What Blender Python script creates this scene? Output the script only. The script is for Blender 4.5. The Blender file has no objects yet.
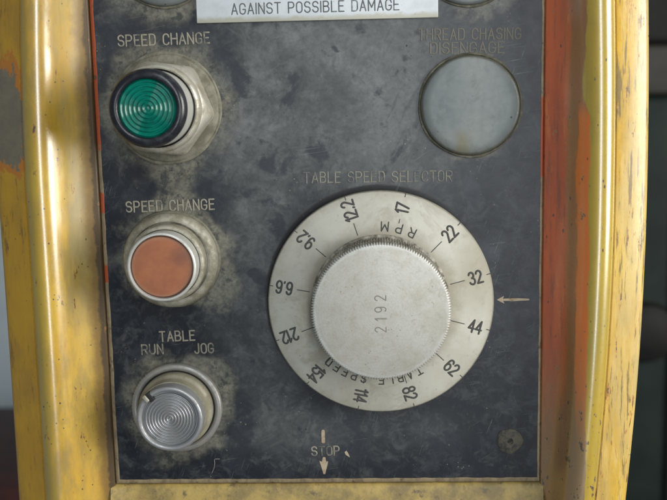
import bpy, bmesh, math, random
from mathutils import Vector, Matrix

random.seed(7)
SC = bpy.context.scene
COL = SC.collection
MM = 0.001
def P(x, z, h=0.0):                       # millimetres on the panel face; h = towards the viewer
    return Vector((x*MM, -h*MM, z*MM))

# ---------------------------------------------------------------- camera
cam_d = bpy.data.cameras.new('camera')
cam = bpy.data.objects.new('camera', cam_d); COL.objects.link(cam)
cam_d.sensor_width = 36.0
cam_d.lens = 51.44
cam_d.clip_start = 0.01; cam_d.clip_end = 50
R = Matrix(((0.9990670, 0.0150579, 0.0404764),
            (0.0378662, 0.1452403, -0.9886715),
            (-0.0207662, 0.9892818, 0.1445346)))
# camera axes in the world: columns of R
cam.matrix_world = Matrix.Translation((0, -0.4, 0)) @ R.to_4x4()
cam_d.dof.use_dof = True
cam_d.dof.focus_distance = 0.40
cam_d.dof.aperture_fstop = 11.0
SC.camera = cam

# ---------------------------------------------------------------- light
SC.view_settings.view_transform = 'Standard'
SC.view_settings.look = 'None'
SC.view_settings.exposure = -0.12
SC.view_settings.gamma = 1.0
world = bpy.data.worlds.new('World'); SC.world = world
world.use_nodes = True
bg = world.node_tree.nodes['Background']
bg.inputs[0].default_value = (0.80, 0.90, 1.0, 1); bg.inputs[1].default_value = 0.20

def area(name, loc, target, sx, sy, watts, color):
    d = bpy.data.lights.new(name, 'AREA'); d.shape = 'RECTANGLE'
    d.size = sx; d.size_y = sy; d.energy = watts; d.color = color
    o = bpy.data.objects.new(name, d); COL.objects.link(o)
    o.location = loc
    o.rotation_euler = (Vector(target)-Vector(loc)).to_track_quat('-Z', 'Y').to_euler()
    return o
area('window_light', (0.95, -0.40, 0.10), (0, 0, -0.06), 0.42, 0.60, 14.0, (1.0, 0.97, 0.90))
area('front_light', (0.22, -1.50, 0.45), (0, 0, -0.06), 0.16, 2.2, 18.0, (0.93, 0.97, 1.0))

# ---------------------------------------------------------------- node helpers
class Mat:
    def __init__(s, name):
        s.m = bpy.data.materials.new(name); s.m.use_nodes = True
        s.t = s.m.node_tree; s.t.nodes.clear()
        s.out = s.t.nodes.new('ShaderNodeOutputMaterial')
        s.b = s.t.nodes.new('ShaderNodeBsdfPrincipled')
        s.t.links.new(s.b.outputs[0], s.out.inputs[0])
        g = s.t.nodes.new('ShaderNodeNewGeometry')
        v = s.t.nodes.new('ShaderNodeVectorMath'); v.operation = 'SCALE'
        s.t.links.new(g.outputs['Position'], v.inputs[0]); v.inputs['Scale'].default_value = 1000
        s.pos = v.outputs[0]                                 # millimetres
        x = s.t.nodes.new('ShaderNodeSeparateXYZ'); s.t.links.new(s.pos, x.inputs[0])
        s.x, s.z = x.outputs[0], x.outputs[2]
        s.y = x.outputs[1]
    def put(s, sock, v):
        if isinstance(v, bpy.types.NodeSocket): s.t.links.new(v, sock)
        elif isinstance(v, tuple) and len(v) == 3 and sock.type == 'RGBA': sock.default_value = (*v, 1)
        else: sock.default_value = v
    def set(s, **k):
        for a, v in k.items(): s.put(s.b.inputs[a.replace('_', ' ')], v)
        return s
    def math(s, op, a, b=0.0, c=None, clamp=False):
        n = s.t.nodes.new('ShaderNodeMath'); n.operation = op; n.use_clamp = clamp
        s.put(n.inputs[0], a); s.put(n.inputs[1], b)
        if c is not None: s.put(n.inputs[2], c)
        return n.outputs[0]
    def scale(s, v):                                          # anisotropic coordinates
        n = s.t.nodes.new('ShaderNodeVectorMath'); n.operation = 'MULTIPLY'
        s.put(n.inputs[0], s.pos); n.inputs[1].default_value = v
        return n.outputs[0]
    def noise(s, size, detail=4, rough=0.6, vec=None, off=0.0, dist=0.0):   # size = feature size in mm
        n = s.t.nodes.new('ShaderNodeTexNoise'); n.noise_dimensions = '4D'
        s.put(n.inputs['Vector'], vec if vec is not None else s.pos)
        n.inputs['W'].default_value = off
        n.inputs['Scale'].default_value = 1.0/size; n.inputs['Detail'].default_value = detail
        n.inputs['Roughness'].default_value = rough; n.inputs['Distortion'].default_value = dist
        return n.outputs[0]
    def vor(s, size, vec=None, feature='F1'):
        n = s.t.nodes.new('ShaderNodeTexVoronoi'); n.feature = feature
        s.put(n.inputs['Vector'], vec if vec is not None else s.pos)
        n.inputs['Scale'].default_value = 1.0/size
        return n.outputs['Distance']
    def pits(s, size, vec=None, off=0.0):                     # ragged, unequal specks
        w = s.math('MULTIPLY', s.math('SUBTRACT', s.noise(size*.28, 3, .7, vec, 50+off), .5), .34)
        g = s.math('MULTIPLY', s.math('SUBTRACT', s.noise(size*2.3, 2, .5, None, 60+off), .5), .30)
        return s.math('ADD', s.vor(size, vec), s.math('ADD', w, g))
    def step(s, v, lo, hi, a=0.0, b=1.0):                     # smooth step
        n = s.t.nodes.new('ShaderNodeMapRange'); n.interpolation_type = 'SMOOTHSTEP'
        s.put(n.inputs['Value'], v)
        n.inputs['From Min'].default_value = min(lo, hi); n.inputs['From Max'].default_value = max(lo, hi)
        if lo > hi: a, b = b, a
        n.inputs['To Min'].default_value = a; n.inputs['To Max'].default_value = b
        return n.outputs[0]
    def mix(s, f, a, b):
        n = s.t.nodes.new('ShaderNodeMix'); n.data_type = 'RGBA'
        s.put(n.inputs['Factor'], f); s.put(n.inputs[6], a); s.put(n.inputs[7], b)
        return n.outputs[2]
    def circ(s, cx, cz, r0, r1, kx=1.0, kz=1.0, wob=None):    # 1 inside r0 .. 0 outside r1
        dx = s.math('MULTIPLY', s.math('SUBTRACT', s.x, cx), 1/kx)
        dz = s.math('MULTIPLY', s.math('SUBTRACT', s.z, cz), 1/kz)
        d = s.math('SQRT', s.math('ADD', s.math('MULTIPLY', dx, dx), s.math('MULTIPLY', dz, dz)))
        if wob is not None: d = s.math('ADD', d, wob)
        return s.step(d, r1, r0)
    def bump(s, hgt, dist_mm, strength=1.0):
        n = s.t.nodes.new('ShaderNodeBump'); n.inputs['Strength'].default_value = strength
        n.inputs['Distance'].default_value = dist_mm*MM
        s.put(n.inputs['Height'], hgt); s.t.links.new(n.outputs[0], s.b.inputs['Normal'])
        return s

# ---------------------------------------------------------------- mesh helpers
def link(name, me, mats, parent=None, angle=35):
    if not isinstance(mats, (list, tuple)): mats = [mats]
    for m in mats: me.materials.append(m.m)
    me.shade_smooth(); me.set_sharp_from_angle(angle=math.radians(angle))
    o = bpy.data.objects.new(name, me); COL.objects.link(o)
    if parent: o.parent = parent
    return o
def finish(name, bm, mats, parent=None, origin=None, angle=35):
    bmesh.ops.recalc_face_normals(bm, faces=bm.faces)
    if origin is not None: bmesh.ops.translate(bm, verts=bm.verts, vec=-origin)
    me = bpy.data.meshes.new(name); bm.to_mesh(me); bm.free()
    o = link(name, me, mats, parent, angle)
    if origin is not None and parent is None: o.location = origin
    return o
def thing(name, loc, label, cat, group=None):
    o = bpy.data.objects.new(name, None); o.empty_display_size = 0.01
    COL.objects.link(o); o.location = loc
    return tag(o, label, cat, group)
def tag(o, label, cat, group=None):
    o['label'] = label; o['category'] = cat
    if group: o['group'] = group
    return o

def lathe_bm(prof, seg=96, rfun=None, c=(0, 0), close=True):
    """prof: (radius mm, h mm); rfun(theta, i, r) may change the radius"""
    bm = bmesh.new(); rings = []
    for i, (r, h) in enumerate(prof):
        if r <= 1e-6: rings.append([bm.verts.new(P(c[0], c[1], h))]); continue
        ring = []
        for k in range(seg):
            a = 2*math.pi*k/seg
            rr = rfun(a, i, r) if rfun else r
            ring.append(bm.verts.new(P(c[0]+rr*math.cos(a), c[1]+rr*math.sin(a), h)))
        rings.append(ring)
    for A, B in zip(rings, rings[1:]):
        for k in range(seg):
            k2 = (k+1) % seg
            if len(A) == 1 and len(B) == 1: continue
            if len(A) == 1: bm.faces.new((A[0], B[k], B[k2]))
            elif len(B) == 1: bm.faces.new((A[k], A[k2], B[0]))
            else: bm.faces.new((A[k], A[k2], B[k2], B[k]))
    for ring in (rings[0], rings[-1]):
        if close and len(ring) > 1: bm.faces.new(ring)
    return bm
def lathe(name, prof, mat, parent=None, seg=96, rfun=None, angle=35):
    return finish(name, lathe_bm(prof, seg, rfun), mat, parent, angle=angle)

def box_bm(bm, x0, x1, z0, z1, h0, h1, bev=0.0):
    vs = [bm.verts.new(P(x, z, h)) for h in (h0, h1) for z in (z0, z1) for x in (x0, x1)]
    fs = [(0, 1, 3, 2), (4, 6, 7, 5), (0, 4, 5, 1), (2, 3, 7, 6), (0, 2, 6, 4), (1, 5, 7, 3)]
    faces = [bm.faces.new([vs[i] for i in f]) for f in fs]
    if bev:
        es = list({e for f in faces for e in f.edges})
        bmesh.ops.bevel(bm, geom=es, offset=bev*MM, segments=3, affect='EDGES', profile=0.5)

# ---------------------------------------------------------------- single-stroke lettering
def arc(cx, cy, rx, ry, a0, a1, n=10):
    return [(cx+rx*math.cos(math.radians(a0+(a1-a0)*i/n)), cy+ry*math.sin(math.radians(a0+(a1-a0)*i/n))) for i in range(n+1)]
W_ = .56
def bowl(y0, y1, w=W_):                   # right-hand bowl from the stem
    r = (y1-y0)/2; ry = r; rx = min(.24, r)
    return [(0, y1), (w-rx, y1)]+arc(w-rx, (y0+y1)/2, rx, ry, 90, -90)+[(0, y0)]
oval = arc(.28, .72, .28, .28, 0, 180)+arc(.28, .28, .28, .28, 180, 360)+[(.56, .72)]
cshape = [(.56, .72)]+arc(.28, .72, .28, .28, 20, 180)[1:]+arc(.28, .28, .28, .28, 180, 340)
G = {
 'A': [[(0, 0), (.29, 1), (.58, 0)], [(.1, .32), (.48, .32)]],
 'B': [[(0, 0), (0, 1)], bowl(.53, 1, .52), bowl(0, .53)],
 'C': [cshape],
 'D': [[(0, 0), (0, 1)], [(0, 1), (.3, 1)]+arc(.3, .74, .26, .26, 90, 0)+arc(.3, .26, .26, .26, 0, -90)+[(0, 0)]],
 'E': [[(.5, 1), (0, 1), (0, 0), (.5, 0)], [(0, .52), (.42, .52)]],
 'G': [cshape[:-1]+[(.56, .24), (.56, .44), (.32, .44)]],
 'H': [[(0, 0), (0, 1)], [(.56, 0), (.56, 1)], [(0, .52), (.56, .52)]],
 'I': [[(0, 0), (0, 1)]],
 'J': [[(.44, 1), (.44, .24)]+arc(.22, .24, .22, .24, 0, -170)],
 'L': [[(0, 1), (0, 0), (.48, 0)]],
 'M': [[(0, 0), (0, 1), (.33, .3), (.66, 1), (.66, 0)]],
 'N': [[(0, 0), (0, 1), (.56, 0), (.56, 1)]],
 'O': [oval],
 'P': [[(0, 0), (0, 1)], bowl(.46, 1)],
 'R': [[(0, 0), (0, 1)], bowl(.48, 1), [(.28, .48), (.56, 0)]],
 'S': [arc(.28, .75, .27, .25, 15, 250)+arc(.28, .26, .28, .26, 75, -170)],
 'T': [[(0, 1), (.56, 1)], [(.28, 1), (.28, 0)]],
 'U': [[(0, 1), (0, .28)]+arc(.28, .28, .28, .28, 180, 360)+[(.56, 1)]],
 '.': [[(.05, .03), (.08, .10)]],
 '1': [[(0, .78), (.2, 1), (.2, 0)]],
 '2': [arc(.26, .74, .26, .26, 165, -30)+[(0, 0), (.54, 0)]],
 '3': [arc(.25, .76, .25, .24, 160, -80)+arc(.25, .27, .28, .27, 80, -160)],
 '4': [[(.42, 0), (.42, 1), (0, .3), (.56, .3)]],
 '5': [[(.5, 1), (.06, 1), (.03, .56)]+arc(.26, .31, .28, .31, 125, -160)],
 '6': [[(.5, .82)]+arc(.27, .74, .25, .26, 40, 180)+[(0, .3)], arc(.27, .3, .27, .3, 0, 360, 18)],
 '7': [[(0, 1), (.54, 1), (.18, 0)]],
 '8': [arc(.27, .76, .24, .24, 0, 360, 18), arc(.27, .27, .28, .27, 0, 360, 18)],
 '9': [arc(.27, .7, .27, .3, 0, 360, 18), [(.54, .7), (.54, .26)]+arc(.29, .26, .25, .26, 0, -140)],
}
ADV = {'I': 0.0, '1': .2, '.': .12, 'M': .66, 'A': .58, 'J': .44, 'E': .5, 'L': .48, ' ': .3}
def text_strokes(txt, gap=.27):
    out, x = [], 0.0
    for ch in txt:
        for st in G.get(ch, []): out.append([(x+a, b) for a, b in st])
        x += ADV.get(ch, .56)+gap
    return out, x-gap
def ribbon(bm, pts, w, hgt, base):
    """low rounded bead of paint along 2-D points (mm), map: base(x, y, h) -> Vector"""
    q = [pts[0]]
    for p in pts[1:]:
        if math.dist(p, q[-1]) > 1e-4: q.append(p)
    if len(q) < 2: return
    for i in range(1, len(q)-1):                              # sharp corners: two strokes meeting
        e0 = (q[i][0]-q[i-1][0], q[i][1]-q[i-1][1]); e1 = (q[i+1][0]-q[i][0], q[i+1][1]-q[i][1])
        if (e0[0]*e1[0]+e0[1]*e1[1])/(math.hypot(*e0)*math.hypot(*e1)) < .3:
            ribbon(bm, q[:i+1], w, hgt, base); ribbon(bm, q[i:], w, hgt*.94, base); return
    d0 = math.dist(q[0], q[1]); d1 = math.dist(q[-1], q[-2])
    u0 = ((q[0][0]-q[1][0])/d0, (q[0][1]-q[1][1])/d0); u1 = ((q[-1][0]-q[-2][0])/d1, (q[-1][1]-q[-2][1])/d1)
    r = w/2
    seq = [((q[0][0]+u0[0]*r, q[0][1]+u0[1]*r), .35), ((q[0][0]+u0[0]*r*.6, q[0][1]+u0[1]*r*.6), .8)]+[(p, 1) for p in q] + \
          [((q[-1][0]+u1[0]*r*.6, q[-1][1]+u1[1]*r*.6), .8), ((q[-1][0]+u1[0]*r, q[-1][1]+u1[1]*r), .35)]
    rows = []
    for i, (p, k) in enumerate(seq):
        a = seq[max(i-1, 0)][0]; b = seq[min(i+1, len(seq)-1)][0]
        def unit(s, e):
            L = math.dist(s, e) or 1e-9
            return ((e[0]-s[0])/L, (e[1]-s[1])/L)
        ta = unit(a, p) if i else unit(p, b); tb = unit(p, b) if i < len(seq)-1 else ta
        t = (ta[0]+tb[0], ta[1]+tb[1]); L = math.hypot(*t)
        if L < .3: t = ta; L = 1
        t = (t[0]/L, t[1]/L)
        cosh = max(.45, ta[0]*t[0]+ta[1]*t[1])
        n = (-t[1]/cosh, t[0]/cosh)
        rows.append([bm.verts.new(base(p[0]+n[0]*r*k*s, p[1]+n[1]*r*k*s, h)) for s, h in ((-1, -.05), (-.9, hgt*.7), (0, hgt), (.9, hgt*.7), (1, -.05))])
    for A, B in zip(rows, rows[1:]):
        for j in range(4): bm.faces.new((A[j], A[j+1], B[j+1], B[j]))
def lettering(name, txt, x0, z0, x1, z1, cap, w, mat, parent, h0, hgt=.12, jitter=0.0, gap=.27):
    """engraved line whose baseline runs from (x0,z0) to (x1,z1)"""
    st, L = text_strokes(txt, gap)
    ang = math.atan2(z1-z0, x1-x0); sx = math.hypot(x1-x0, z1-z0)/L
    ca, sa = math.cos(ang), math.sin(ang)
    bm = bmesh.new()
    for s in st:
        j = (random.uniform(-jitter, jitter), random.uniform(-jitter, jitter))
        pts = [(x0+(a*sx+j[0])*ca-(b*cap+j[1])*sa, z0+(a*sx+j[0])*sa+(b*cap+j[1])*ca) for a, b in s]
        ribbon(bm, pts, w, hgt, lambda x, y, h: P(x, y, h0+h))
    return finish(name, bm, mat, parent, angle=80)

# ---------------------------------------------------------------- materials
def yellow_paint(name, chip=0.5, streak=True, dust=0.0, hue=0.0):
    m = Mat(name)
    n1 = m.noise(38, 5, .6); n2 = m.noise(3.0, 6, .7)
    v_long = m.scale((1, 1, .16))
    n3 = m.noise(2.6, 6, .7, v_long, 3.0)
    n4 = m.noise(1.1, 3, .6, v_long, 9.0)
    col = m.mix(m.step(n1, .35, .68), (.53, .30, .018), (.63, .40, .030))
    col = m.mix(m.step(n3, .45, .75), col, (.44, .275, .034))
    col = m.mix(m.math('MULTIPLY', m.step(m.noise(14, 6, .7, m.scale((1, 1, .35)), 5), .44, .66), .8), col, (.30, .205, .050))   # grubby film
    if dust: col = m.mix(m.math('MULTIPLY', m.step(m.noise(20, 6, .65, v_long, 21), .35, .65), dust), col, (.62, .50, .25))
    # chips: orange undercoat shows round a grey-brown core
    base = m.math('ADD', m.math('MULTIPLY', n3, .55), m.math('MULTIPLY', m.noise(9, 6, .72, m.scale((1, 1, .4)), 14), .45))
    t = .66-.09*chip
    col = m.mix(m.math('MULTIPLY', m.step(base, t-.022, t-.012), .75), col, (.42, .16, .035))
    col = m.mix(m.step(base, t-.006, t+.004), col, (.13, .105, .07))
    sp = m.pits(3.1); spm = m.math('MULTIPLY', m.step(sp, .10, .06), m.step(m.noise(17, 2, .5, None, 31), .53, .6))
    col = m.mix(spm, col, (.07, .05, .03))
    if streak:
        sv = m.scale((1, 1, .07)); s1 = m.noise(1.7, 5, .68, sv, 40)
        col = m.mix(m.math('MULTIPLY', m.step(s1, .535, .60), .8), col, (.155, .115, .055))
        s2 = m.noise(3.4, 5, .7, m.scale((1, .2, .12)), 71)
        col = m.mix(m.math('MULTIPLY', m.step(s2, .53, .62), .6), col, (.63, .46, .16))
    m.set(Base_Color=col, Roughness=m.math('ADD', m.math('MULTIPLY', n2, .30), .14), Specular_IOR_Level=.55)
    m.bump(m.math('ADD', m.math('MULTIPLY', n2, .35), m.math('MULTIPLY', m.step(base, t-.02, t), -.6)), .12, .55)
    return m
Y_flange = yellow_paint('scratched yellow enamel', .75, True, .55)
Y_house = yellow_paint('yellow enamel', .4, True)

# left flange: large worn patch down to grey metal
def patch_flange():
    m = yellow_paint('chipped yellow enamel', .5, False)
    col = m.b.inputs['Base Color'].links[0].from_socket
    col = m.mix(.55, col, (.33, .17, .026))
    col = m.mix(m.math('MULTIPLY', m.step(m.noise(2.6, 6, .7, m.scale((1, 1, .16)), 3.0), .56, .66), .6), col, (.16, .095, .025))
    wob = m.math('MULTIPLY', m.math('SUBTRACT', m.noise(9, 6, .7, m.scale((1, 1, .45)), 2), .5), 22)
    d1 = m.circ(-150, 2, 9.0, 10.0, 1.0, 2.1, wob); d0 = m.circ(-150, 2, 11.5, 12.5, 1.0, 2.1, wob)
    col = m.mix(m.math('MULTIPLY', d0, .85), col, (.42, .15, .03))
    grey = m.mix(m.noise(6, 5, .7), (.10, .095, .075), (.24, .20, .13))
    col = m.mix(d1, col, grey)
    m.set(Base_Color=col); return m
YFL = patch_flange()

GLOSS = dict(Specular_IOR_Level=.9, Coat_Weight=1.0, Coat_Roughness=.23, Coat_IOR=1.75)
def rim_left():
    m = yellow_paint('glossy yellow enamel with dust and painted sheen', .28, False)
    col = m.b.inputs['Base Color'].links[0].from_socket
    wob = m.math('MULTIPLY', m.math('SUBTRACT', m.noise(14, 6, .7, m.scale((1, 1, .3)), 4), .5), 9)
    xx = m.math('ADD', m.x, wob)
    # olive outer half of the ridge
    col = m.mix(m.math('MULTIPLY', m.step(xx, -134.5, -137.5), .6), col, (.34, .25, .022))
    # grey dust and painted-in sheen on the hollow, patchy, thinner lower down
    film = m.math('MULTIPLY', m.step(xx, -129.5, -125), m.step(m.z, -125, -30, .15, .62))
    film = m.math('MULTIPLY', film, m.step(m.noise(17, 6, .7, m.scale((1, 1, .3)), 23), .36, .56, .35, 1))
    col = m.mix(film, col, (.30, .262, .155))  # film holds both the dust and the painted sheen
    w2 = m.math('MULTIPLY', m.math('SUBTRACT', m.noise(7, 6, .7), .5), 5)
    x2 = m.math('ADD', m.x, w2)
    col = m.mix(m.math('MULTIPLY', m.step(x2, -123.5, -118.8), .85), col, (.17, .098, .026))  # soft shade and dark groove beside the panel edge, painted into the colour
    col = m.mix(m.math('MULTIPLY', m.step(x2, -118.6, -117.2), .9), col, (.060, .038, .018))
    sp = m.math('MULTIPLY', m.step(m.pits(3.4), .11, .07), m.step(m.noise(13, 2), .50, .55))
    col = m.mix(sp, col, (.09, .06, .03))
    cn = m.noise(3.4, 6, .74, m.scale((1, 1, .38)), 57)
    col = m.mix(m.math('MULTIPLY', m.step(cn, .625, .635), .9), col, (.33, .15, .03))
    col = m.mix(m.step(cn, .648, .655), col, (.10, .07, .04))
    hol = m.step(xx, -130.5, -127)
    m.set(Base_Color=col, **GLOSS)
    m.set(Coat_Weight=m.math('MULTIPLY_ADD', hol, -.93, 1.0), Specular_IOR_Level=m.math('MULTIPLY_ADD', hol, -.5, .9),
          Roughness=m.math('MULTIPLY_ADD', m.noise(4, 6, .7), .3, m.math('MULTIPLY_ADD', hol, .22, .12)))
    return m
def rim_right():
    m = yellow_paint('greenish yellow enamel over orange', .25, False)
    col = m.b.inputs['Base Color'].links[0].from_socket
    col = m.mix(.6, col, (.36, .275, .018))
    n = m.noise(12, 6, .7, m.scale((1, 1, .22)))
    org = m.mix(m.step(n, .35, .7), (.53, .105, .018), (.38, .075, .020))
    wob = m.math('MULTIPLY', m.math('SUBTRACT', m.noise(15, 6, .72, m.scale((1, 1, .22)), 8), .5), 7.0)
    xx = m.math('ADD', m.x, wob)
    # brownish stripe where the coats overlap, then a brighter orange band
    wear = m.noise(2.4, 6, .72, m.scale((1, 1, .1)), 29)
    org = m.mix(m.math('MULTIPLY', m.step(wear, .50, .64), .65), org, (.19, .062, .026))
    org = m.mix(m.math('MULTIPLY', m.step(m.noise(5, 6, .7, m.scale((1, 1, .25)), 34), .57, .63), .7), org, (.56, .15, .03))
    brown = m.math('MULTIPLY', m.step(xx, 79.6, 81.2), .75)
    org = m.mix(brown, org, (.25, .135, .040))
    band = m.math('MULTIPLY', m.step(xx, 83.0, 83.6), m.math('MULTIPLY', m.step(m.z, 4, -6), m.step(m.z, -150, -120)))
    org = m.mix(band, org, (.68, .165, .008))
    edge = m.math('ADD', xx, m.math('MULTIPLY', m.math('SUBTRACT', 1.0, m.step(m.z, 4, -6)), 2.6))
    inner_f = m.step(edge, 87.7, 87.1)
    low = m.step(m.math('ADD', m.z, m.math('MULTIPLY', wob, 7)), -85, -150)
    org = m.mix(m.math('MULTIPLY', low, .8), org, (.22, .155, .065))
    col = m.mix(inner_f, col, org)
    # hard chips, more of them low down
    low2 = m.step(m.z, -95, -145, 0.0, .055)
    cn = m.math('ADD', m.noise(3.0, 6, .72, m.scale((1, 1, .5)), 17), low2)
    col = m.mix(m.math('MULTIPLY', m.step(cn, .635, .64), .9), col, (.30, .20, .07))
    col = m.mix(m.step(cn, .655, .662), col, (.085, .055, .03))
    sp = m.math('MULTIPLY', m.step(m.pits(3.0, m.scale((1, 1, .5))), .12, .08), m.step(m.noise(15, 2), .46, .52))
    col = m.mix(sp, col, (.10, .05, .025))
    m.set(Base_Color=col, **GLOSS); return m
RIML, RIMR = rim_left(), rim_right()
def sill_mat():
    m = Mat('greasy chipped yellow enamel')
    n = m.noise(16, 7, .72); n1 = m.noise(5, 6, .7, None, 6)
    col = m.mix(m.step(n, .38, .62), (.42, .30, .085), (.21, .155, .055))
    col = m.mix(m.math('MULTIPLY', m.step(n1, .55, .68), .9), col, (.11, .085, .045))
    col = m.mix(m.math('MULTIPLY', m.step(m.noise(9, 5, .7, None, 12), .58, .66), .8), col, (.42, .28, .09))
    m.set(Base_Color=col, Roughness=.5); m.bump(n1, .4, .6); return m
SILL = sill_mat()

BTN = [(-85.0, 2.4), (-85.4, -61.3), (-86.0, -126.6)]
DIAL = (3.2, -80.2)
PLUG = (41.3, 1.0)
def panel_mat():
    m = Mat('grimy dark blue panel enamel')
    big = m.noise(46, 6, .62, None, 1.7, .4); mid = m.noise(13, 7, .68, None, 5.2, .5); fine = m.noise(2.6, 5, .7, None, 8)
    # broad distribution of the dust film
    lev = m.math('MULTIPLY', m.circ(-16, 8, 14, 72, 1.25, 1.0), .72)
    lev = m.math('ADD', lev, m.math('MULTIPLY', m.circ(-48, -75, 5, 40, .8, 1.9), .50))
    lev = m.math('ADD', lev, m.math('MULTIPLY', m.circ(-30, -140, 2, 34, 1.6, .6), .30))
    lev = m.math('ADD', lev, m.math('MULTIPLY', m.circ(-105, 20, 2, 40, .6, 1.5), .35))
    lev = m.math('ADD', lev, m.math('MULTIPLY', m.circ(20, -138, 2, 30, 1.2, .5), .15))
    lev = m.math('MULTIPLY', lev, m.step(m.x, 66, 30, 0.25, 1.0))  # film cut back at the right to paint in the rim's shadow
    cl = m.math('ADD', m.math('MULTIPLY', big, .55), m.math('MULTIPLY', mid, .45))
    f = m.math('MULTIPLY', m.step(cl, .38, .60, .38, 1.0), lev, clamp=True)
    f = m.math('ADD', f, m.math('MULTIPLY', m.step(m.noise(8, 7, .72, None, 61, .8), .46, .66), .20), clamp=True)
    f = m.math('MULTIPLY', f, m.step(fine, .25, .6, .6, 1.0))
    base = m.mix(m.noise(30, 3), (.0065, .0085, .013), (.011, .013, .018))
    col = m.mix(f, base, (.205, .213, .208))
    # bare dark rubbed blotches
    dk = m.math('MULTIPLY', m.step(m.noise(17, 5, .6, None, 33, .6),   .54, .62), .8)
    dk = m.math('MAXIMUM', dk, m.math('MULTIPLY', m.circ(-88, 31, 6, 26, 1.6, .5, m.math('MULTIPLY', m.math('SUBTRACT', mid, .5), 40)), .75))
    dk = m.math('MAXIMUM', dk, m.math('MULTIPLY', m.circ(-86, -35, 4, 26, 1.5, .55, m.math('MULTIPLY', m.math('SUBTRACT', mid, .5), 40)), .7))
    col = m.mix(dk, col, (.022, .025, .033))
    # greasy tan dirt round each fitting
    wob = m.math('ADD', m.math('MULTIPLY', m.math('SUBTRACT', m.noise(30, 3, .5, None, 12), .5), 46), m.math('MULTIPLY', m.math('SUBTRACT', m.noise(6, 6, .75, None, 13), .5), 12))
    h = 0.0
    for (cx, cz), r0, r1, k in ((BTN[0], 22, 33, .9), (BTN[1], 20, 28, .9), (BTN[2], 18, 26, .8), (PLUG, 21, 24, .40),
                                ((-84, 64), 21, 31, .8), ((40.5, 62), 21, 28, .55), ((-14, 37), 48, 54, .0)):
        if k: h = m.math('MAXIMUM', h, m.math('MULTIPLY', m.circ(cx, cz, r0, r1, 1, 1, wob), k))
    tan = m.mix(m.step(fine, .3, .65), (.105, .102, .080), (.215, .208, .160))
    tan = m.mix(m.step(m.noise(7, 6, .75, None, 19), .50, .60), tan, (.055, .057, .052))
    col = m.mix(m.math('MULTIPLY', h, m.step(m.noise(5, 6, .7, None, 3), .30, .52, .45, 1)), col, tan)
    # dial's gap shadow painted as a dark line with some grime, upper left
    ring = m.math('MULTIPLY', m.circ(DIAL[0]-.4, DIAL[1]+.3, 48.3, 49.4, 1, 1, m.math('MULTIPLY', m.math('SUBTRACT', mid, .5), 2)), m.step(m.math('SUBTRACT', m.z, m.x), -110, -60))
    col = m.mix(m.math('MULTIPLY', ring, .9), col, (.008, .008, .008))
    # wipe marks and thin scratches in several directions
    def strokes(rot, width, length, off, lo, hi, size):
        mp = m.t.nodes.new('ShaderNodeMapping'); m.t.links.new(m.pos, mp.inputs[0])
        mp.inputs['Rotation'].default_value = (0, math.radians(rot), 0)
        rotd = mp.outputs[0]
        mu = m.t.nodes.new('ShaderNodeVectorMath'); mu.operation = 'MULTIPLY'
        m.t.links.new(rotd, mu.inputs[0]); mu.inputs[1].default_value = (1/length, 1, 1/width)
        return m.math('MULTIPLY', m.step(m.noise(1, 2, .5, mu.outputs[0], off), lo, hi), m.step(m.noise(size, 3, .6, None, off+3), .50, .58))
    wipe = m.math('MAXIMUM', strokes(24, 2.2, 22, 1, .52, .70, 34), strokes(-38, 2.6, 26, 2, .52, .70, 30))
    col = m.mix(m.math('MULTIPLY', wipe, m.math('MULTIPLY_ADD', lev, .36, .05)), col, (.155, .16, .155))
    wd = strokes(62, 1.8, 18, 4, .54, .68, 28)
    col = m.mix(m.math('MULTIPLY', wd, .3), col, (.02, .021, .023))
    for i, (rot, ln) in enumerate(((33, 16), (-21, 22), (71, 12), (-58, 14), (8, 18))):
        sc = strokes(rot, .34, ln, 10+i*3.3, .675, .70, 24)
        col = m.mix(m.math('MULTIPLY', sc, .36), col, (.20, .24, .225) if i % 2 == 0 else (.02, .02, .022))
    sp = m.math('MULTIPLY', m.step(m.pits(2.3), .10, .06), m.step(m.noise(18, 3, .5, None, 44), .5, .6))
    col = m.mix(m.math('MULTIPLY', sp, .55), col, (.30, .28, .22))
    sp2 = m.math('MULTIPLY', m.step(m.pits(3.7, m.scale((1, 1, .8))), .09, .05), m.step(m.noise(21, 3, .5, None, 55), .5, .6))
    col = m.mix(sp2, col, (.008, .008, .010))
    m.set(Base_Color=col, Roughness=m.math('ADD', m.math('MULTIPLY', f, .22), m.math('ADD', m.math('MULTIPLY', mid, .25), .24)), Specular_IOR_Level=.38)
    m.bump(m.math('ADD', m.math('MULTIPLY', fine, .5), m.math('MULTIPLY', mid, .5)), .15, .35)
    return m
PANEL = panel_mat()

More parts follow.
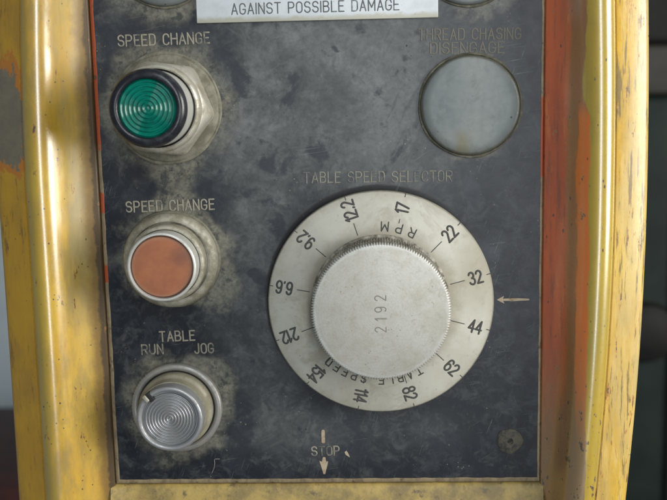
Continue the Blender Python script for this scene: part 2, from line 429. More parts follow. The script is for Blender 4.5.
def edge_mat():
    m = Mat('bare panel edge with orange overspray')
    n = m.noise(5, 6, .7, m.scale((1, 1, .4)))
    col = m.mix(m.step(n, .4, .65), (.29, .225, .135), (.17, .13, .08))
    wob = m.math('MULTIPLY', m.math('SUBTRACT', m.noise(6, 6, .75), .5), 34)
    z = m.math('ADD', m.z, wob)
    def band(a, b): return m.math('MULTIPLY', m.step(m.z, a-1, a+1), m.step(m.z, b+1, b-1))
    z2 = m.math('ADD', m.z, m.math('MULTIPLY', wob, .22))
    def band2(a, b): return m.math('MULTIPLY', m.step(z2, a-.4, a+.4), m.step(z2, b+.4, b-.4))
    red = m.math('MULTIPLY', m.step(z, -16, -11), m.step(m.x, -60, -62))
    red = m.math('MAXIMUM', red, m.math('MULTIPLY', band2(-41, -33), m.step(m.x, -60, -62)))
    red = m.math('MAXIMUM', red, m.math('MULTIPLY', band2(-71, -64), m.step(m.x, -60, -62)))
    red = m.math('MAXIMUM', red, m.math('MULTIPLY', band(-29, 4), m.step(m.x, 60, 62)))
    col = m.mix(red, col, (.36, .075, .025))
    dk = m.math('MULTIPLY', m.step(m.noise(7, 5, .7, None, 21), .56, .64), .8)
    col = m.mix(dk, col, (.08, .06, .035))
    m.set(Base_Color=col, Roughness=.55); m.bump(n, .2, .4); return m
EDGE = edge_mat()

def legend_mat(name, keep, col=(.275, .255, .20), dirt=(.075, .08, .082)):
    """keep: share of the filling paint that is still clean"""
    m = Mat(name)
    n = m.math('ADD', m.math('MULTIPLY', m.noise(2.4, 5, .7), .5), m.math('MULTIPLY', m.noise(9, 3, .6, None, 6), .5))
    f = m.step(n, .66-keep*.34, .54-keep*.34, 1.0, 0.0) if False else m.step(n, .36+keep*.2, .50+keep*.2)
    m.set(Base_Color=m.mix(f, col, dirt), Roughness=.75)
    return m
LEG_clear = legend_mat('tan legend filling', .60, (.275, .255, .20), (.085, .086, .078))
LEG_worn = legend_mat('worn tan legend filling', .36, (.24, .225, .175), (.085, .085, .075))
LEG_faint = legend_mat('faint tan legend filling', .38, (.215, .205, .165), (.105, .11, .108))
LEG_dark = legend_mat('nearly rubbed out legend filling', .80, (.142, .133, .104), (.066, .068, .066))
ARROW = legend_mat('tan arrow paint', .72, (.42, .34, .235), (.27, .19, .115))

def dusty_metal(name, col, dirt, amount, metallic=.6, rough=.38, size=8, bump=.12):
    m = Mat(name)
    n = m.noise(size, 6, .7); n2 = m.noise(1.6, 5, .7, None, 4)
    f = m.math('MULTIPLY', m.step(n, .60-amount*.35, .74-amount*.2), min(1, amount*1.5))
    m.set(Base_Color=m.mix(f, col, dirt), Metallic=m.math('MULTIPLY', m.math('SUBTRACT', 1.0, f), metallic),
          Roughness=m.math('ADD', m.math('MULTIPLY', n2, .25), m.math('MULTIPLY_ADD', f, .25, rough-.1)))
    m.bump(n2, bump, .4); return m
NUT = dusty_metal('dusty nickel nut', (.56, .54, .465), (.235, .215, .155), .62, .5, .38, 6)
GASKET = dusty_metal('dust caked gasket', (.215, .205, .155), (.125, .118, .085), .65, 0, .7, 6)
CHROME = dusty_metal('dull chrome', (.60, .60, .56), (.30, .29, .25), .4, .45, .40)
BEZEL = dusty_metal('dull steel bezel', (.30, .295, .28), (.20, .19, .155), .5, .55, .40, 5)
CREAM = dusty_metal('grimy zinc collar', (.40, .38, .31), (.195, .18, .125), .68, .3, .44, 6)
OLIVE = dusty_metal('olive dirt on zinc', (.33, .31, .235), (.20, .185, .125), .65, .3, .5)
STEEL = dusty_metal('turned steel', (.34, .345, .35), (.17, .168, .155), .42, .6, .36, 4, .06)
BLACKGAP = Mat('rubber and gap shade black').set(Base_Color=(.012, .012, .012), Roughness=.7)  # seals, and painted shade for the knob slot and gaps
SMOKE = dusty_metal('smoky violet bezel plastic', (.011, .012, .017), (.05, .055, .055), .35, 0, .26, 5, .05)
SMOKE.set(Specular_IOR_Level=.5, Coat_Weight=.1)

def green_mat():
    m = Mat('green ribbed lens')
    n = m.noise(6, 5, .7)
    col = m.mix(m.step(n, .4, .7), (.000, .165, .115), (.000, .095, .070))
    m.set(Base_Color=col, Roughness=.10, Specular_IOR_Level=.6, Subsurface_Weight=.25, Subsurface_Radius=(.0003, .003, .002), Subsurface_Scale=.5, Coat_Weight=.0)
    return m
GREEN = green_mat()
def red_mat():
    m = Mat('faded red cap')
    n = m.noise(8, 6, .7); n2 = m.noise(2, 5, .7, None, 3)
    col = m.mix(m.step(n, .35, .65), (.365, .140, .066), (.31, .115, .060))
    wob = m.math('MULTIPLY', m.math('SUBTRACT', m.noise(5, 5, .7), .5), 5)
    col = m.mix(m.math('MULTIPLY', m.circ(-77.5, -57.5, 1, 6, 1, 1, wob), .65), col, (.17, .075, .055))
    col = m.mix(m.math('SUBTRACT', .6, m.math('MULTIPLY', m.circ(-85.4, -61.3, 10.6, 12.3, 1, 1, m.math('MULTIPLY', wob, .3)), .6)), col, (.36, .20, .13))
    m.set(Base_Color=col, Roughness=m.math('MULTIPLY_ADD', n2, .3, .42), Specular_IOR_Level=.3); m.bump(n2, .08, .4); return m
RED = red_mat()

def dial_mat():
    m = Mat('yellowed white dial')
    n = m.noise(22, 6, .65, None, 3); n2 = m.noise(3, 6, .7, None, 9); n3 = m.noise(9, 6, .7, None, 13, .5)
    col = m.mix(m.step(n, .35, .7), (.50, .49, .425), (.42, .405, .335))
    wob = m.math('MULTIPLY', m.math('SUBTRACT', m.noise(6, 6, .7), .5), 9)
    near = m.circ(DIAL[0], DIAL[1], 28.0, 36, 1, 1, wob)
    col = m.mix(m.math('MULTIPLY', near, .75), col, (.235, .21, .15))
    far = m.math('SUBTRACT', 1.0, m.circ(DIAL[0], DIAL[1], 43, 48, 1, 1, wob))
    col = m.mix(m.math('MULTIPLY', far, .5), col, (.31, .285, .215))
    lip = m.math('SUBTRACT', 1.0, m.circ(DIAL[0], DIAL[1], 46.5, 47.2, 1, 1, m.math('MULTIPLY', wob, .08)))
    col = m.mix(m.math('MULTIPLY', lip, .75), col, (.07, .065, .05))
    st = m.step(m.noise(17, 7, .72, None, 41, .8), .52, .66)
    col = m.mix(m.math('MULTIPLY', st, .55), col, (.285, .258, .19))
    col = m.mix(m.math('MULTIPLY', m.step(m.noise(2.2, 6, .75, None, 77), .56, .68), .35), col, (.25, .235, .19))
    rt = m.circ(44, -66, 3, 22, .7, 1.2, wob)
    col = m.mix(m.math('MULTIPLY', rt, .55), col, (.25, .225, .155))
    col = m.mix(m.math('MULTIPLY', m.step(n3, .54, .70), .42), col, (.30, .27, .20))
    sp = m.math('MULTIPLY', m.step(m.pits(2.0), .11, .06), m.step(m.noise(11, 3, .5, None, 5), .5, .6))
    col = m.mix(m.math('MULTIPLY', sp, .6), col, (.17, .15, .11))
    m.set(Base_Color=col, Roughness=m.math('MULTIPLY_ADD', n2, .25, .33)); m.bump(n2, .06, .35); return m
def knob_mat():
    m = Mat('pitted aluminium knob')
    n = m.noise(14, 6, .65, None, 3); n2 = m.noise(1.4, 5, .7, None, 9)
    col = m.mix(m.step(n, .35, .7), (.50, .49, .44), (.43, .415, .355))
    sp = m.math('MULTIPLY', m.step(m.pits(1.6), .20, .10), m.step(m.noise(9, 5, .65, None, 5), .52, .60))
    col = m.mix(m.math('MULTIPLY', sp, .75), col, (.26, .225, .15))
    gr = m.step(m.noise(3.4, 6, .75, None, 27), .56, .66)
    col = m.mix(m.math('MULTIPLY', gr, .38), col, (.34, .31, .235))
    col = m.mix(m.math('MULTIPLY', m.step(m.noise(.7, 3, .7, None, 7), .45, .68), .35), col, (.33, .31, .25))
    col = m.mix(m.math('MULTIPLY', m.step(m.noise(13, 6, .7, None, 17), .50, .66), .30), col, (.36, .32, .23))
    dx = m.math('SUBTRACT', m.x, DIAL[0]); dz = m.math('SUBTRACT', m.z, DIAL[1])
    rad = m.math('SQRT', m.math('ADD', m.math('MULTIPLY', dx, dx), m.math('MULTIPLY', dz, dz)))
    cb = m.t.nodes.new('ShaderNodeCombineXYZ'); m.put(cb.inputs[0], m.math('MULTIPLY', rad, 3.2)); m.put(cb.inputs[1], m.math('MULTIPLY', m.x, .05)); m.put(cb.inputs[2], m.math('MULTIPLY', m.z, .05))
    turn = m.noise(1, 3, .6, cb.outputs[0], 2)
    col = m.mix(m.math('MULTIPLY', m.step(turn, .4, .65), .16), col, (.33, .315, .27))
    col = m.mix(m.math('MULTIPLY', m.step(m.noise(3.0, 6, .75, None, 88), .54, .68), .38), col, (.27, .245, .18))
    mp = m.t.nodes.new('ShaderNodeMapping'); m.t.links.new(m.pos, mp.inputs[0]); mp.inputs['Rotation'].default_value = (0, .6, 0); mp.inputs['Scale'].default_value = (.09, 1, 2.6)
    sc = m.math('MULTIPLY', m.step(m.noise(1, 2, .5, mp.outputs[0], 6), .66, .70), m.step(m.noise(15, 2), .48, .58))
    col = m.mix(m.math('MULTIPLY', sc, .5), col, (.25, .24, .20))
    worn = m.step(m.math('ADD', rad, m.math('MULTIPLY', m.math('SUBTRACT', m.noise(6, 5, .7), .5), 4)), 25.6, 27)
    col = m.mix(m.math('MULTIPLY', worn, .5), col, (.60, .60, .57))
    m.set(Base_Color=col, Metallic=.45, Roughness=m.math('MULTIPLY_ADD', n2, .2, .36)); m.bump(m.math('ADD', m.math('MULTIPLY', turn, .5), m.math('SUBTRACT', n2, m.math('MULTIPLY', sp, .8))), .07, .5)
    return m
DIALM, KNOBM = dial_mat(), knob_mat()
KSIDE = dusty_metal('grimy knurling', (.46, .44, .38), (.12, .105, .075), .65, .4, .4, 4)
INK = legend_mat('black dial print', 1.2, (.062, .061, .056), (.19, .185, .155))
PINK = legend_mat('faded black plaque print', .8, (.105, .11, .11), (.30, .32, .32))
STAMP = legend_mat('stamped figures', .9, (.22, .21, .18), (.40, .39, .34))
def plaque_mat():
    m = Mat('soiled white plaque')
    n = m.noise(10, 6, .7); wob = m.math('MULTIPLY', m.math('SUBTRACT', m.noise(5, 6, .7), .5), 5)
    col = m.mix(m.step(n, .4, .7), (.62, .66, .69), (.52, .56, .58))
    low = m.step(m.math('ADD', m.z, wob), 39.8, 37.4)
    col = m.mix(m.math('MULTIPLY', low, .75), col, (.37, .35, .245))
    sp = m.math('MULTIPLY', m.step(m.pits(1.8), .13, .07), m.step(m.noise(9, 3), .5, .6))
    col = m.mix(m.math('MULTIPLY', sp, .6), col, (.2, .18, .12))
    m.set(Base_Color=col, Roughness=.4); m.bump(n, .1, .3); return m
PLAQ = plaque_mat()
def plug_mat():
    m = Mat('scuffed grey plug')
    n = m.noise(30, 4, .5, None, 4); n2 = m.noise(2.5, 5, .7)
    col = m.mix(m.step(n, .35, .7), (.165, .180, .168), (.105, .122, .128))
    d = m.math('MULTIPLY', m.circ(38, -15, 1, 7, .7, 1.2, m.math('MULTIPLY', m.math('SUBTRACT', m.noise(5, 6, .7), .5), 9)), .65)
    col = m.mix(d, col, (.13, .115, .055))
    blot = m.math('MULTIPLY', m.step(m.noise(9, 7, .72, None, 31, .6), .50, .66), .45)
    col = m.mix(blot, col, (.085, .094, .092))
    pale = m.math('MULTIPLY', m.step(m.noise(12, 6, .7, None, 37), .54, .68), .35)
    col = m.mix(pale, col, (.20, .215, .21))
    edge = m.math('SUBTRACT', 1.0, m.circ(PLUG[0], PLUG[1], 18.8, 20.4, 1, 1, m.math('MULTIPLY', m.math('SUBTRACT', m.noise(5, 6, .7, None, 9), .5), 4)))
    edge = m.math('MULTIPLY', edge, m.circ(PLUG[0], PLUG[1], 30, 31))
    col = m.mix(m.math('MULTIPLY', edge, .7), col, (.085, .08, .05))
    col = m.mix(m.math('MULTIPLY', m.step(m.noise(5, 6, .7, None, 15), .56, .68), .35), col, (.20, .205, .18))
    sp = m.math('MULTIPLY', m.step(m.pits(3.4), .10, .05), m.step(m.noise(9, 3), .5, .6))
    col = m.mix(sp, col, (.04, .035, .03))
    m.set(Base_Color=col, Metallic=.3, Roughness=m.math('MULTIPLY_ADD', n2, .2, .34)); m.bump(m.math('ADD', n2, m.math('MULTIPLY', n, 3)), .06, .3); return m
PLUGM = plug_mat()
PLUGRIM = dusty_metal('dirt caked plug rim', (.145, .135, .095), (.085, .08, .058), .75, .1, .6, 3, .4)

# ---------------------------------------------------------------- background (large structure)
def plain(name, c0, c1, size, rough=.6):
    m = Mat(name); n = m.noise(size, 5, .6)
    m.set(Base_Color=m.mix(m.step(n, .35, .65), c0, c1), Roughness=rough, Specular_IOR_Level=.2); return m
WALL = plain('pale blue grey shop wall', (.40, .47, .50), (.47, .53, .55), 160)
bm = bmesh.new(); box_bm(bm, -1500, 1500, -900, 900, -1120, -1100)
o = finish('wall', bm, WALL); o['kind'] = 'structure'
DGREEN = plain('dark green machine paint', (.006, .012, .010), (.014, .022, .018), 90, .6)
DARK = plain('black oily iron', (.008, .008, .008), (.016, .015, .013), 60, .6)
BROWN = plain('dark red oxide bench', (.060, .020, .018), (.035, .018, .017), 60, .5)
GREYST = plain('dull grey steel', (.030, .027, .022), (.045, .042, .036), 50, .5)

# machine behind the box on the right
t = thing('machine_column', P(420, -400, -700), 'dark green machine column, blurred, behind the right side of the yellow box', 'machine')
def child_box(name, x0, x1, z0, z1, h0, h1, mat, bev=4, loc=(420, -400, -700)):
    bm = bmesh.new(); box_bm(bm, x0, x1, z0, z1, h0, h1, bev)
    return finish(name, bm, mat, t, origin=P(*loc))
child_box('column', 180, 660, -700, 8, -860, -560, DGREEN, 8)
child_box('door_panel', 300, 600, -660, -60, -560, -552, DGREEN, 4)
bm = lathe_bm([(0, -558), (30, -558), (31, -552), (28, -546), (20, -542), (9, -540), (0, -540)], 48, c=(276, -228))
finish('knob', bm, DARK, t, origin=P(420, -400, -700))
child_box('head', 150, 700, 60, 500, -900, -600, DARK, 8)
child_box('slide_bar', 170, 660, 8.5, 59.5, -700, -590, GREYST, 5)
# bench on the left
t = thing('work_bench', P(-500, -500, -760), 'dark red steel bench, blurred, low behind the left edge of the yellow box', 'bench')
child_box('bench_top', -800, -260, -440, -410, -900, -600, BROWN, 4, (-500, -500, -760))
child_box('apron', -780, -280, -472, -440.5, -880, -612, BROWN, 4, (-500, -500, -760))
child_box('lower_panel', -770, -285, -728, -472.5, -870, -620, GREYST, 4, (-500, -500, -760))

# ---------------------------------------------------------------- the yellow box
XL, XR = -115.6, 71.8
def dxr(z): return -1.7*((z+40)/87)**2 if z > -40 else -5.4*((z+40)/125)**2
def dxl(z): return -3.0*((z+40)/87)**2 if z > -40 else .4*((z+40)/125)**2        # outward positive
box = thing('control_box', P(-21, -165, 0), 'worn yellow cast control box with rounded rims, orange inner face on its right rim', 'control box')
ORG = P(-21, -165, 0)
ZS = [112-9.0*i for i in range(38)]
def rail(name, prof, side, mat):
    bm = bmesh.new(); rows = []
    for z in ZS:
        zz = max(-172, min(60, z))
        row = []
        for u, h in prof:
            k = max(0, min(1, u/13.0)); u += (.9 if side < 0 else .2)*k
            if side > 0: x = XR+u+dxr(zz)*k
            else: x = XL-u-dxl(zz)*k
            row.append(bm.verts.new(P(x, z, h)))
        rows.append(row)
    for A, B in zip(rows, rows[1:]):
        for j in range(len(prof)-1): bm.faces.new((A[j], A[j+1], B[j+1], B[j]))
    return finish(name, bm, mat, box, origin=ORG, angle=50)
ctrl = [(-.6, -2.5), (.1, .3), (1.0, 1.0), (2.6, 1.9), (4.6, 3.2), (6.8, 5.0), (9.0, 7.4), (11.0, 10.0), (12.8, 12.4), (14.6, 14.4), (16.8, 15.9), (19.4, 16.6), (22.0, 16.3), (24.2, 15.0), (25.7, 12.9), (26.3, 11.0), (26.5, 9.6), (26.8, 9.0)]
def spline(c, n=4):
    out = []
    for i in range(len(c)-1):
        p0, p1, p2, p3 = c[max(i-1, 0)], c[i], c[i+1], c[min(i+2, len(c)-1)]
        for k in range(n):
            t = k/n
            out.append(tuple(.5*(2*p1[j]+(p2[j]-p0[j])*t+(2*p0[j]-5*p1[j]+4*p2[j]-p3[j])*t*t+(3*p1[j]-p0[j]-3*p2[j]+p3[j])*t**3) for j in (0, 1)))
    return out+[c[-1]]
rim_prof = spline(ctrl)
flange = [(26.8, 9.0), (27.4, 9.7), (30, 9.2), (35, 7.6), (39.0, 6.3), (40.2, 5.7), (41.2, 4.6), (41.5, 3), (41.5, -70)]
flange_l = [(u if u < 30 else u-.6, h) for u, h in flange]
rl = rail('rim', rim_prof, -1, RIML); rl['label'] = 'glossy yellow rounded rim, dust and painted sheen in its hollow'
rr_ = rail('rim', rim_prof, 1, RIMR); rr_['label'] = 'rounded rim, orange on its inner face and yellow on its crest'
rail('flange', flange_l, -1, YFL)
rail('flange', flange, 1, Y_flange)
bm = bmesh.new()
prof = [(-162.4, -3), (-162.9, -.6), (-164.6, .2), (-168, .9), (-174, 2.2), (-180, 4.6), (-187, 8), (-195, 9.8), (-215, 10)]
xs = [-117.3+ (72.8+117.3)*i/40 for i in range(41)]
rows = []
for z, h in prof:
    rows.append([bm.verts.new(P(x, z+random.uniform(-.12, .12), h+random.uniform(-.1, .1)+1.6*max(0, 1-(x+117.3)/9)**2+1.6*max(0, 1-(72.8-x)/9)**2)) for x in xs])
for A, B in zip(rows, rows[1:]):
    for j in range(len(xs)-1): bm.faces.new((A[j], A[j+1], B[j+1], B[j]))
finish('sill', bm, SILL, box, origin=ORG, angle=60)
bm = bmesh.new(); box_bm(bm, -154, 110, -220, 111, -71, -4, 2)
finish('housing', bm, Y_house, box, origin=ORG)

# ---------------------------------------------------------------- the panel
PO = ORG
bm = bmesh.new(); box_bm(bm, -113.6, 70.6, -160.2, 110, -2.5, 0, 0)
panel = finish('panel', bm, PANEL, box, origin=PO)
panel['label'] = 'grimy dark blue face panel with tan engraved legends'
# exposed bevelled edge round the plate
bm = bmesh.new()
def strip(pts_in, pts_out, n=60):
    rows = []
    for i in range(n+1):
        f = i/n
        a = (pts_in[0][0]+(pts_in[1][0]-pts_in[0][0])*f, pts_in[0][1]+(pts_in[1][1]-pts_in[0][1])*f)
        b = (pts_out[0][0]+(pts_out[1][0]-pts_out[0][0])*f, pts_out[0][1]+(pts_out[1][1]-pts_out[0][1])*f)
        j = random.uniform(-.18, .18) if 0 < i < n else 0
        d = ((a[0]-b[0]), (a[1]-b[1])); L = math.hypot(*d) or 1
        a = (a[0]+d[0]/L*j, a[1]+d[1]/L*j)
        m_ = ((a[0]*.35+b[0]*.65), (a[1]*.35+b[1]*.65))
        rows.append([bm.verts.new(P(*a, -.05)), bm.verts.new(P(*a, .28)), bm.verts.new(P(*m_, .22)), bm.verts.new(P(*b, -.5)), bm.verts.new(P(*b, -2.4))])
    for A, B in zip(rows, rows[1:]):
        for k in range(4): bm.faces.new((A[k], A[k+1], B[k+1], B[k]))
strip(((-113.5, -160.0), (-113.5, 110)), ((-115.3, -162.2), (-115.3, 110)))
strip(((70.4, -160.0), (70.4, 110)), ((71.6, -162.2), (71.6, 110)))
strip(((-113.5, -160.0), (70.4, -160.0)), ((-115.3, -162.2), (71.6, -162.2)))
finish('edge_strip', bm, EDGE, panel, origin=PO, angle=50)

def legend(txt, x0, z0, x1, z1, cap, w, mat):
    o = lettering('legend', txt, x0, z0, x1, z1, cap, w, mat, None, 0, .10, .07)
    me = o.data
    for v in me.vertices: v.co -= PO
    o.parent = panel
    o['label'] = 'engraved tan words %s' % txt
    return o
legend('SPEED CHANGE', -104.0, 28.4, -66.0, 28.8, 4.3, .66, LEG_clear)
legend('SPEED CHANGE', -104.2, -40.8, -66.6, -40.2, 4.3, .66, LEG_clear)
legend('TABLE', -92.4, -97.4, -77.4, -97.0, 4.2, .66, LEG_clear)
legend('RUN', -100.6, -103.1, -91.4, -102.9, 4.2, .66, LEG_worn)
legend('JOG', -77.4, -102.9, -69.3, -102.7, 4.2, .66, LEG_worn)
legend('TABLE SPEED SELECTOR', -28.2, -29.7, 33.6, -30.1, 4.3, .62, LEG_faint)
legend('THREAD CHASING', 20.3, 28.0, 61.8, 27.5, 4.3, .62, LEG_dark)
legend('DISENGAGE', 25.0, 22.4, 55.0, 22.1, 4.3, .62, LEG_dark)
legend('STOP', -27.8, -149.6, -15.8, -149.3, 4.0, .66, LEG_clear)
def flat_poly(name, pts, hgt, mat, parent, origin, h0=0):
    bm = bmesh.new()
    top = [bm.verts.new(P(x, z, h0+hgt)) for x, z in pts]; bot = [bm.verts.new(P(x, z, h0-.1)) for x, z in pts]
    bm.faces.new(top)
    for i in range(len(pts)): bm.faces.new((top[i], top[i-1], bot[i-1], bot[i]))
    return finish(name, bm, mat, parent, origin=origin)
rb = []
def bar(x, z0, z1, w): return [(x-w/2, z0+.5), (x-w*.3, z0), (x+w*.3, z0), (x+w/2, z0+.5), (x+w/2, z1-.6), (x+w*.3, z1), (x-w*.3, z1), (x-w/2, z1-.6)]
flat_poly('stop_line', bar(-22.6, -143.9, -137.8, 1.5), .12, ARROW, panel, PO)
flat_poly('stop_arrow', [(-22.9, -150.2), (-21.9, -150.3), (-21.6, -152.2), (-20.7, -152.2), (-21.2, -154.4), (-22.1, -158.0), (-22.8, -158.0), (-23.9, -154.0), (-24.5, -152.0), (-23.4, -152.3)], .12, ARROW, panel, PO)
flat_poly('paint_flake', [(-13.4, -148.0), (-12.6, -147.4), (-11.9, -148.4), (-11.1, -150.4), (-12.2, -149.7), (-12.9, -149.2)], .1, ARROW, panel, PO)
flat_poly('pointer_arrow', [(52.6, -80.9), (55.6, -79.3), (55.2, -80.5), (60.5, -80.3), (66.2, -80.6), (66.4, -81.3), (60.5, -81.5), (55.3, -81.4), (55.8, -82.6)], .12, ARROW, panel, PO)

# ---------------------------------------------------------------- plaque
PQ = P(-21.2, 37, 0)
pl = thing('warning_plaque', PQ, 'soiled white plaque with black capitals at the top edge of the panel', 'sign')
bm = bmesh.new(); box_bm(bm, -70.6, 28.3, 36.8, 78, .05, 1.1, .25)
finish('plate', bm, PLAQ, pl, origin=PQ)
o = lettering('lettering', 'AGAINST POSSIBLE DAMAGE', -56.0, 40.0, 12.4, 40.2, 4.2, .55, PINK, None, 1.1, .05)
for v in o.data.vertices: v.co -= PQ
o.parent = pl; o['label'] = 'black words AGAINST POSSIBLE DAMAGE'

# ---------------------------------------------------------------- blanking plugs
def make_plug(x, z, label, copy_of=None):
    loc = P(x, z, 0)
    if copy_of:
        r = copy_of.copy(); COL.objects.link(r); r.location = loc; r['label'] = label
        for ch in copy_of.children:
            c = ch.copy(); COL.objects.link(c); c.parent = r
        return r
    r = thing('blanking_plug', loc, label, 'plug', 'round blanking plugs on the panel')
    rim = [(20.4, 0), (21.4, .0), (21.5, .3), (21.3, .6), (21.0, .75), (20.8, .6), (20.6, .2)]
    lathe('rim', rim, PLUGRIM, r, 96, lambda a, i, q: q+.18*math.sin(5*a+i)+.12*math.sin(11*a+2*i), 60)
    lathe('disc', [(0, 1.9), (8, 1.88), (16, 1.78), (19.2, 1.6), (20.1, 1.25), (20.5, .7), (20.55, 0)], PLUGM, r, 96, None, 40)
    return r
p0 = make_plug(*PLUG, 'grey blanking plug under the words THREAD CHASING, beside the right inner wall')
make_plug(-83.6, 64.5, 'grey blanking plug cut by the top of the photo, left of the white plaque', p0)
make_plug(40.6, 62.0, 'grey blanking plug cut by the top of the photo, right of the white plaque', p0)

# ---------------------------------------------------------------- green illuminated push button
def hexr(a, R_): 
    k = math.pi/3; b = ((a+math.radians(8)) % k)-k/2
    return R_*math.cos(k/2)/math.cos(b)
b = thing('push_button', P(*BTN[0], 0), 'push button with green ribbed lens in a tall dark bezel', 'push button', 'controls in the left column')
lathe('gasket', [(0, .05), (23.2, .05), (23.4, .8), (22.9, 1.3), (22.2, 1.2), (22.0, 1.9), (21.4, 2.3), (0, 2.3)], GASKET, b, 96, lambda a, i, q: q+.12*math.sin(7*a+i), 50)
pr = []
for h, ch in ((2.2, 20.0), (3.2, 20.5), (7.0, 20.5), (9.0, 20.2), (11.0, 19.5), (12.8, 18.6), (14.0, 17.9), (14.4, 17.5)): pr.append((ch, h))
lathe('hex_nut', [(0, 2.2)]+pr+[(0, 14.4)], NUT, b, 144, lambda a, i, q: min(q, hexr(a, 21.0)), 28)
lathe('collar', [(0, 14.0), (17.4, 14.0), (17.6, 15), (17.5, 18.4), (17.0, 19.6), (16.3, 20), (15.7, 19.6), (15.6, 15), (0, 15)], NUT, b, 96, None, 50)
lathe('seal', [(0, 14.8), (15.55, 14.8), (15.55, 17.6), (0, 17.6)], BLACKGAP, b)
cap = lathe('cap', [(0, 17), (14.9, 17), (14.9, 31.0), (14.6, 32.0), (0, 32.0)], CHROME, b, 96, None, 40)
bz = lathe('bezel', [(14.3, 31.6), (15.0, 31.8), (15.15, 32.8), (15.0, 34.2), (14.5, 35.3), (13.6, 36.1), (12.6, 36.4), (11.7, 36.2), (11.3, 35.7), (11.2, 34.4), (11.2, 31.6)], SMOKE, cap, 96, None, 60)
lens = []
for i in range(0, 113):
    r = 11.15*i/112
    lens.append((r if i else 0, 35.3-.25*(r/11)**2+.30*math.cos(2*math.pi*r/1.72)*(0.35 if r < 1.2 else 1)))
lathe('lens', lens+[(11.15, 31.8)], GREEN, cap, 128, None, 70)

# ---------------------------------------------------------------- red push button
b = thing('push_button', P(*BTN[1], 0), 'push button with a flat faded red cap in a grey rim', 'push button', 'controls in the left column')
lathe('gasket', [(0, .05), (20.8, .05), (21.0, 1.0), (20.6, 2.0), (0, 2.4)], GASKET, b, 96, lambda a, i, q: q+.15*math.sin(6*a+i), 50)
lathe('collar', [(0, 2.0), (20.0, 2.0), (20.3, 3.4), (20.0, 5.2), (19.2, 6.5), (18.0, 7.2), (16.9, 7.0), (16.7, 5.5), (0, 5.5)], CREAM, b, 96, None, 60)
lathe('sleeve', [(0, 5), (16.0, 5), (16.2, 12.6), (15.9, 13.6), (15.2, 14.2), (14.5, 14.0), (14.3, 12), (0, 12)], CREAM, b, 96, None, 60)
lathe('rim', [(0, 11.5), (14.1, 11.5), (14.3, 20.6), (14.15, 21.7), (13.7, 22.2), (13.15, 22.1), (12.9, 21.2), (12.9, 18), (0, 18)], CHROME, b, 96, None, 60)
lathe('cap', [(0, 21.2), (6, 21.25), (11.4, 21.3), (12.2, 21.1), (12.6, 20.5), (12.7, 17.9), (0, 17.9)], RED, b, 96, None, 40)

# ---------------------------------------------------------------- run / jog selector
b = thing('selector_knob', P(*BTN[2], 0), 'turned steel selector knob with concentric grooves under the words RUN JOG', 'selector knob', 'controls in the left column')
def serr(a, i, q):
    return q+(.16*(1 if int(a/(2*math.pi)*180) % 2 else -1) if i in (2, 3) and 2.2 < a < 3.8 else 0)
lathe('bezel', [(0, .05), (19.6, .05), (19.8, .8), (19.8, 2.6), (19.3, 3.4), (18.2, 3.7), (17.2, 3.4), (16.8, 2.6), (16.8, 1), (0, 1)], BEZEL, b, 360, serr, 50)
lathe('seal', [(0, .9), (16.7, .9), (16.7, 1.9), (0, 1.9)], BLACKGAP, b)
lathe('collar', [(0, 1.8), (16.1, 1.8), (16.2, 5.6), (15.7, 6.6), (14.9, 7.0), (14.6, 8), (14.5, 12), (0, 12)], OLIVE, b, 96, None, 50)
def notch(a, i, q):
    return q
rings = [(0, 17.0)]
for i in range(1, 91):
    r = 10.9*i/90
    rings.append((r, 17.0+.34*math.cos(2*math.pi*r/1.26)))
kb = lathe('knob', rings+[(11.2, 16.2), (11.6, 16.2), (11.9, 17.4), (12.3, 18.0), (13.2, 18.1), (13.8, 17.8), (14.1, 17.0), (14.1, 10), (0, 10)], STEEL, b, 128, None, 60)
na = math.radians(129)
bm = bmesh.new(); box_bm(bm, 10.6, 14.5, -1.1, 1.1, 16.0, 18.45, .2)
bmesh.ops.rotate(bm, verts=bm.verts, cent=(0, 0, 0), matrix=Matrix.Rotation(-na, 3, 'Y'))
finish('slot_shade', bm, BLACKGAP, kb)  # raised black block standing in for the slot's shadow
bm = bmesh.new(); box_bm(bm, 11.4, 14.6, .75, 2.5, 15.8, 18.75, .35)
bmesh.ops.rotate(bm, verts=bm.verts, cent=(0, 0, 0), matrix=Matrix.Rotation(-na, 3, 'Y'))
finish('pointer', bm, CREAM, kb)

# ---------------------------------------------------------------- speed dial
d = thing('speed_dial', P(*DIAL, 0), 'large round white speed dial with black numbers and a knurled aluminium knob', 'dial')
lathe('hub', [(0, .05), (40, .05), (40, 5.4), (0, 5.4)], BLACKGAP, d)
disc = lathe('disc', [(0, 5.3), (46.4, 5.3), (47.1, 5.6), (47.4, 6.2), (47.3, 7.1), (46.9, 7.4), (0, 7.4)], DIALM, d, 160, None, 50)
def teeth(a, i, q):
    if i not in (2, 3, 4): return q
    return q+(.26 if (int(round(a/(2*math.pi)*640)) % 4) in (0, 1) else -.26)
lathe('washer', [(0, 7.3), (28.9, 7.3), (29.1, 7.8), (28.8, 8.4), (0, 8.4)], KSIDE, d, 128)
kn = lathe('knob', [(0, 8.3), (27.3, 8.3), (27.9, 9.0), (27.9, 15), (27.9, 25.0), (27.2, 25.9), (26.6, 26.0), (0, 26.0)], [KNOBM, KSIDE], d, 640, teeth, 40)
for p in kn.data.polygons:
    if abs(p.normal.y) < .4: p.material_index = 1
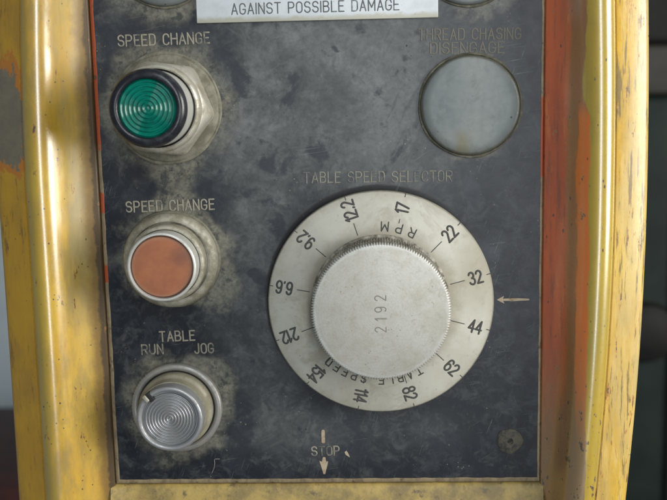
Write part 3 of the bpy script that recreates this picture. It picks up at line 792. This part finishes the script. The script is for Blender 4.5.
def ring_strokes(name, strokes, L, cap, ang, r0, mode, w, mat, parent, h0, hgt=.05, sx=None):
    """mode 'out': reads outwards along the radius, centred on it, starting at r0"""
    bm = bmesh.new(); sx = sx or cap
    ca, sa = math.cos(ang), math.sin(ang)
    for s in strokes:
        pts = []
        for a, b_ in s:
            rr = r0+a*sx; tt = (b_-.5)*cap
            pts.append((rr*ca-tt*sa, rr*sa+tt*ca))
        ribbon(bm, pts, w, hgt, lambda x, y, h: P(x, y, h0+h))
    return finish(name, bm, mat, parent, angle=80)
nums = ['32', '22', '17', '12.2', '9.2', '6.6', '212', '154', '114', '82', '62', '44']
degs = [14.6, 45, 76.5, 107.5, 138.5, 170, 199.5, 227.5, 257.5, 287, 316.5, 345]
for t_, g_ in zip(nums, degs):
    st, L = text_strokes(t_, .22)
    a = math.radians(g_)
    sx = 3.9; rc = 41.0
    o = ring_strokes('numeral', st, L, 5.1, a, rc-L*sx/2, 'out', .95, INK, disc, 7.4, .04, sx)
    o['label'] = 'printed number %s' % t_
    bm = bmesh.new()
    for ra, rb_ in ((34.6 if t_ == '17' else 30.2, 36.2 if len(t_) < 3 else 35.4), (45.8, 47.2)):
        ribbon(bm, [(ra*math.cos(a), ra*math.sin(a)), (rb_*math.cos(a), rb_*math.sin(a))], .40, .04, lambda x, y, h: P(x, y, 7.4+h))
    finish('tick_mark', bm, INK, disc, angle=80)
def arc_text(name, txt, r, a_mid, cap, w, up_in, sx, h0, mat, parent, gap=.45):
    """letters on a circle; up_in: tops point to the centre (else outwards)"""
    st, L = text_strokes(txt, gap)
    bm = bmesh.new()
    for s in st:
        pts = []
        for a, b_ in s:
            off = (a-L/2)*sx
            th = a_mid+(off/r if up_in else -off/r)
            rr = r-b_*cap+cap/2 if up_in else r+b_*cap-cap/2
            pts.append((rr*math.cos(th), rr*math.sin(th)))
        ribbon(bm, pts, w, .04, lambda x, y, h: P(x, y, h0+h))
    o = finish(name, bm, mat, parent, angle=80); o['label'] = 'printed words %s' % txt
    return o
# upside-down RPM at the top, TABLE SPEED at the bottom (the dial is turned round)
def arc_text_rot(txt, r, a_mid, cap, w, sx, up_out, gap):
    st, L = text_strokes(txt, gap)
    bm = bmesh.new()
    for s in st:
        pts = []
        for a, b_ in s:
            off = (a-L/2)*sx
            th = a_mid-off/r if up_out else a_mid+off/r
            rr = r+(b_-.5)*cap if up_out else r-(b_-.5)*cap
            pts.append((rr*math.cos(th), rr*math.sin(th)))
        ribbon(bm, pts, w, .04, lambda x, y, h: P(x, y, 7.4+h))
    o = finish('lettering', bm, INK, disc, angle=80); o['label'] = 'printed words %s' % txt
arc_text_rot('RPM', 32.4, math.radians(76), 3.7, .62, 4.2, False, .8)
arc_text_rot('TABLE SPEED', 33.4, math.radians(263.5), 3.4, .62, 3.6, True, .62)
# 2192 stamped up the knob face
st, L = text_strokes('2192', .75)
bm = bmesh.new()
for s in st:
    pts = [(1.4-(b_*4.4)+1.6-1.0, -8.0+a*3.6) for a, b_ in s]
    ribbon(bm, pts, .50, .03, lambda x, y, h: P(x, y, 26.0+h))
o = finish('stamped_number', bm, STAMP, kn, angle=80); o['label'] = 'stamped figures 2192'

# ---------------------------------------------------------------- small things
SCREW = dusty_metal('painted over screw', (.030, .031, .030), (.098, .090, .068), .75, .0, .7, 2.5, 1.2)
s_ = thing('panel_screw', P(58.4, -143.4, 0), 'painted over dirty screw head in the lower right corner of the panel', 'screw')
lathe('head', [(0, .05), (5.6, .05), (5.5, .5), (4.9, .95), (1.5, 1.0), (1.2, .4), (0, .35)], SCREW, s_, 48, lambda a, i, q: q*(1+.015*math.cos(8*a)+.045*math.sin(3*a+1)+.03*math.sin(5*a+2)) if q > 3 else q, 40)
lathe('socket', [(0, .42), (1.15, .42), (1.15, .2), (0, .2)], BLACKGAP, s_, 24, lambda a, i, q: q*(.8+.25*math.sin(2*a+.5)))
cu = []
for i in range(22):
    f = i/21
    cu.append((1.3*math.sin(f*5.5)*(1-f*.3)+f*f*5.2-2, -3.2+7.2*math.sin(min(1, f*1.25)*math.pi/2)))
bm = bmesh.new()
ribbon(bm, cu, .26, .22, lambda x, y, h: P(x*.8, y*.9, h))
LINT = Mat('pale lint').set(Base_Color=(.23, .225, .20), Roughness=.9)
o = finish('lint_thread', bm, LINT, None, angle=80); o.location = P(-70.6, -154.4, .03)
tag(o, 'short pale curl of lint at the bottom panel edge below the selector knob', 'lint')
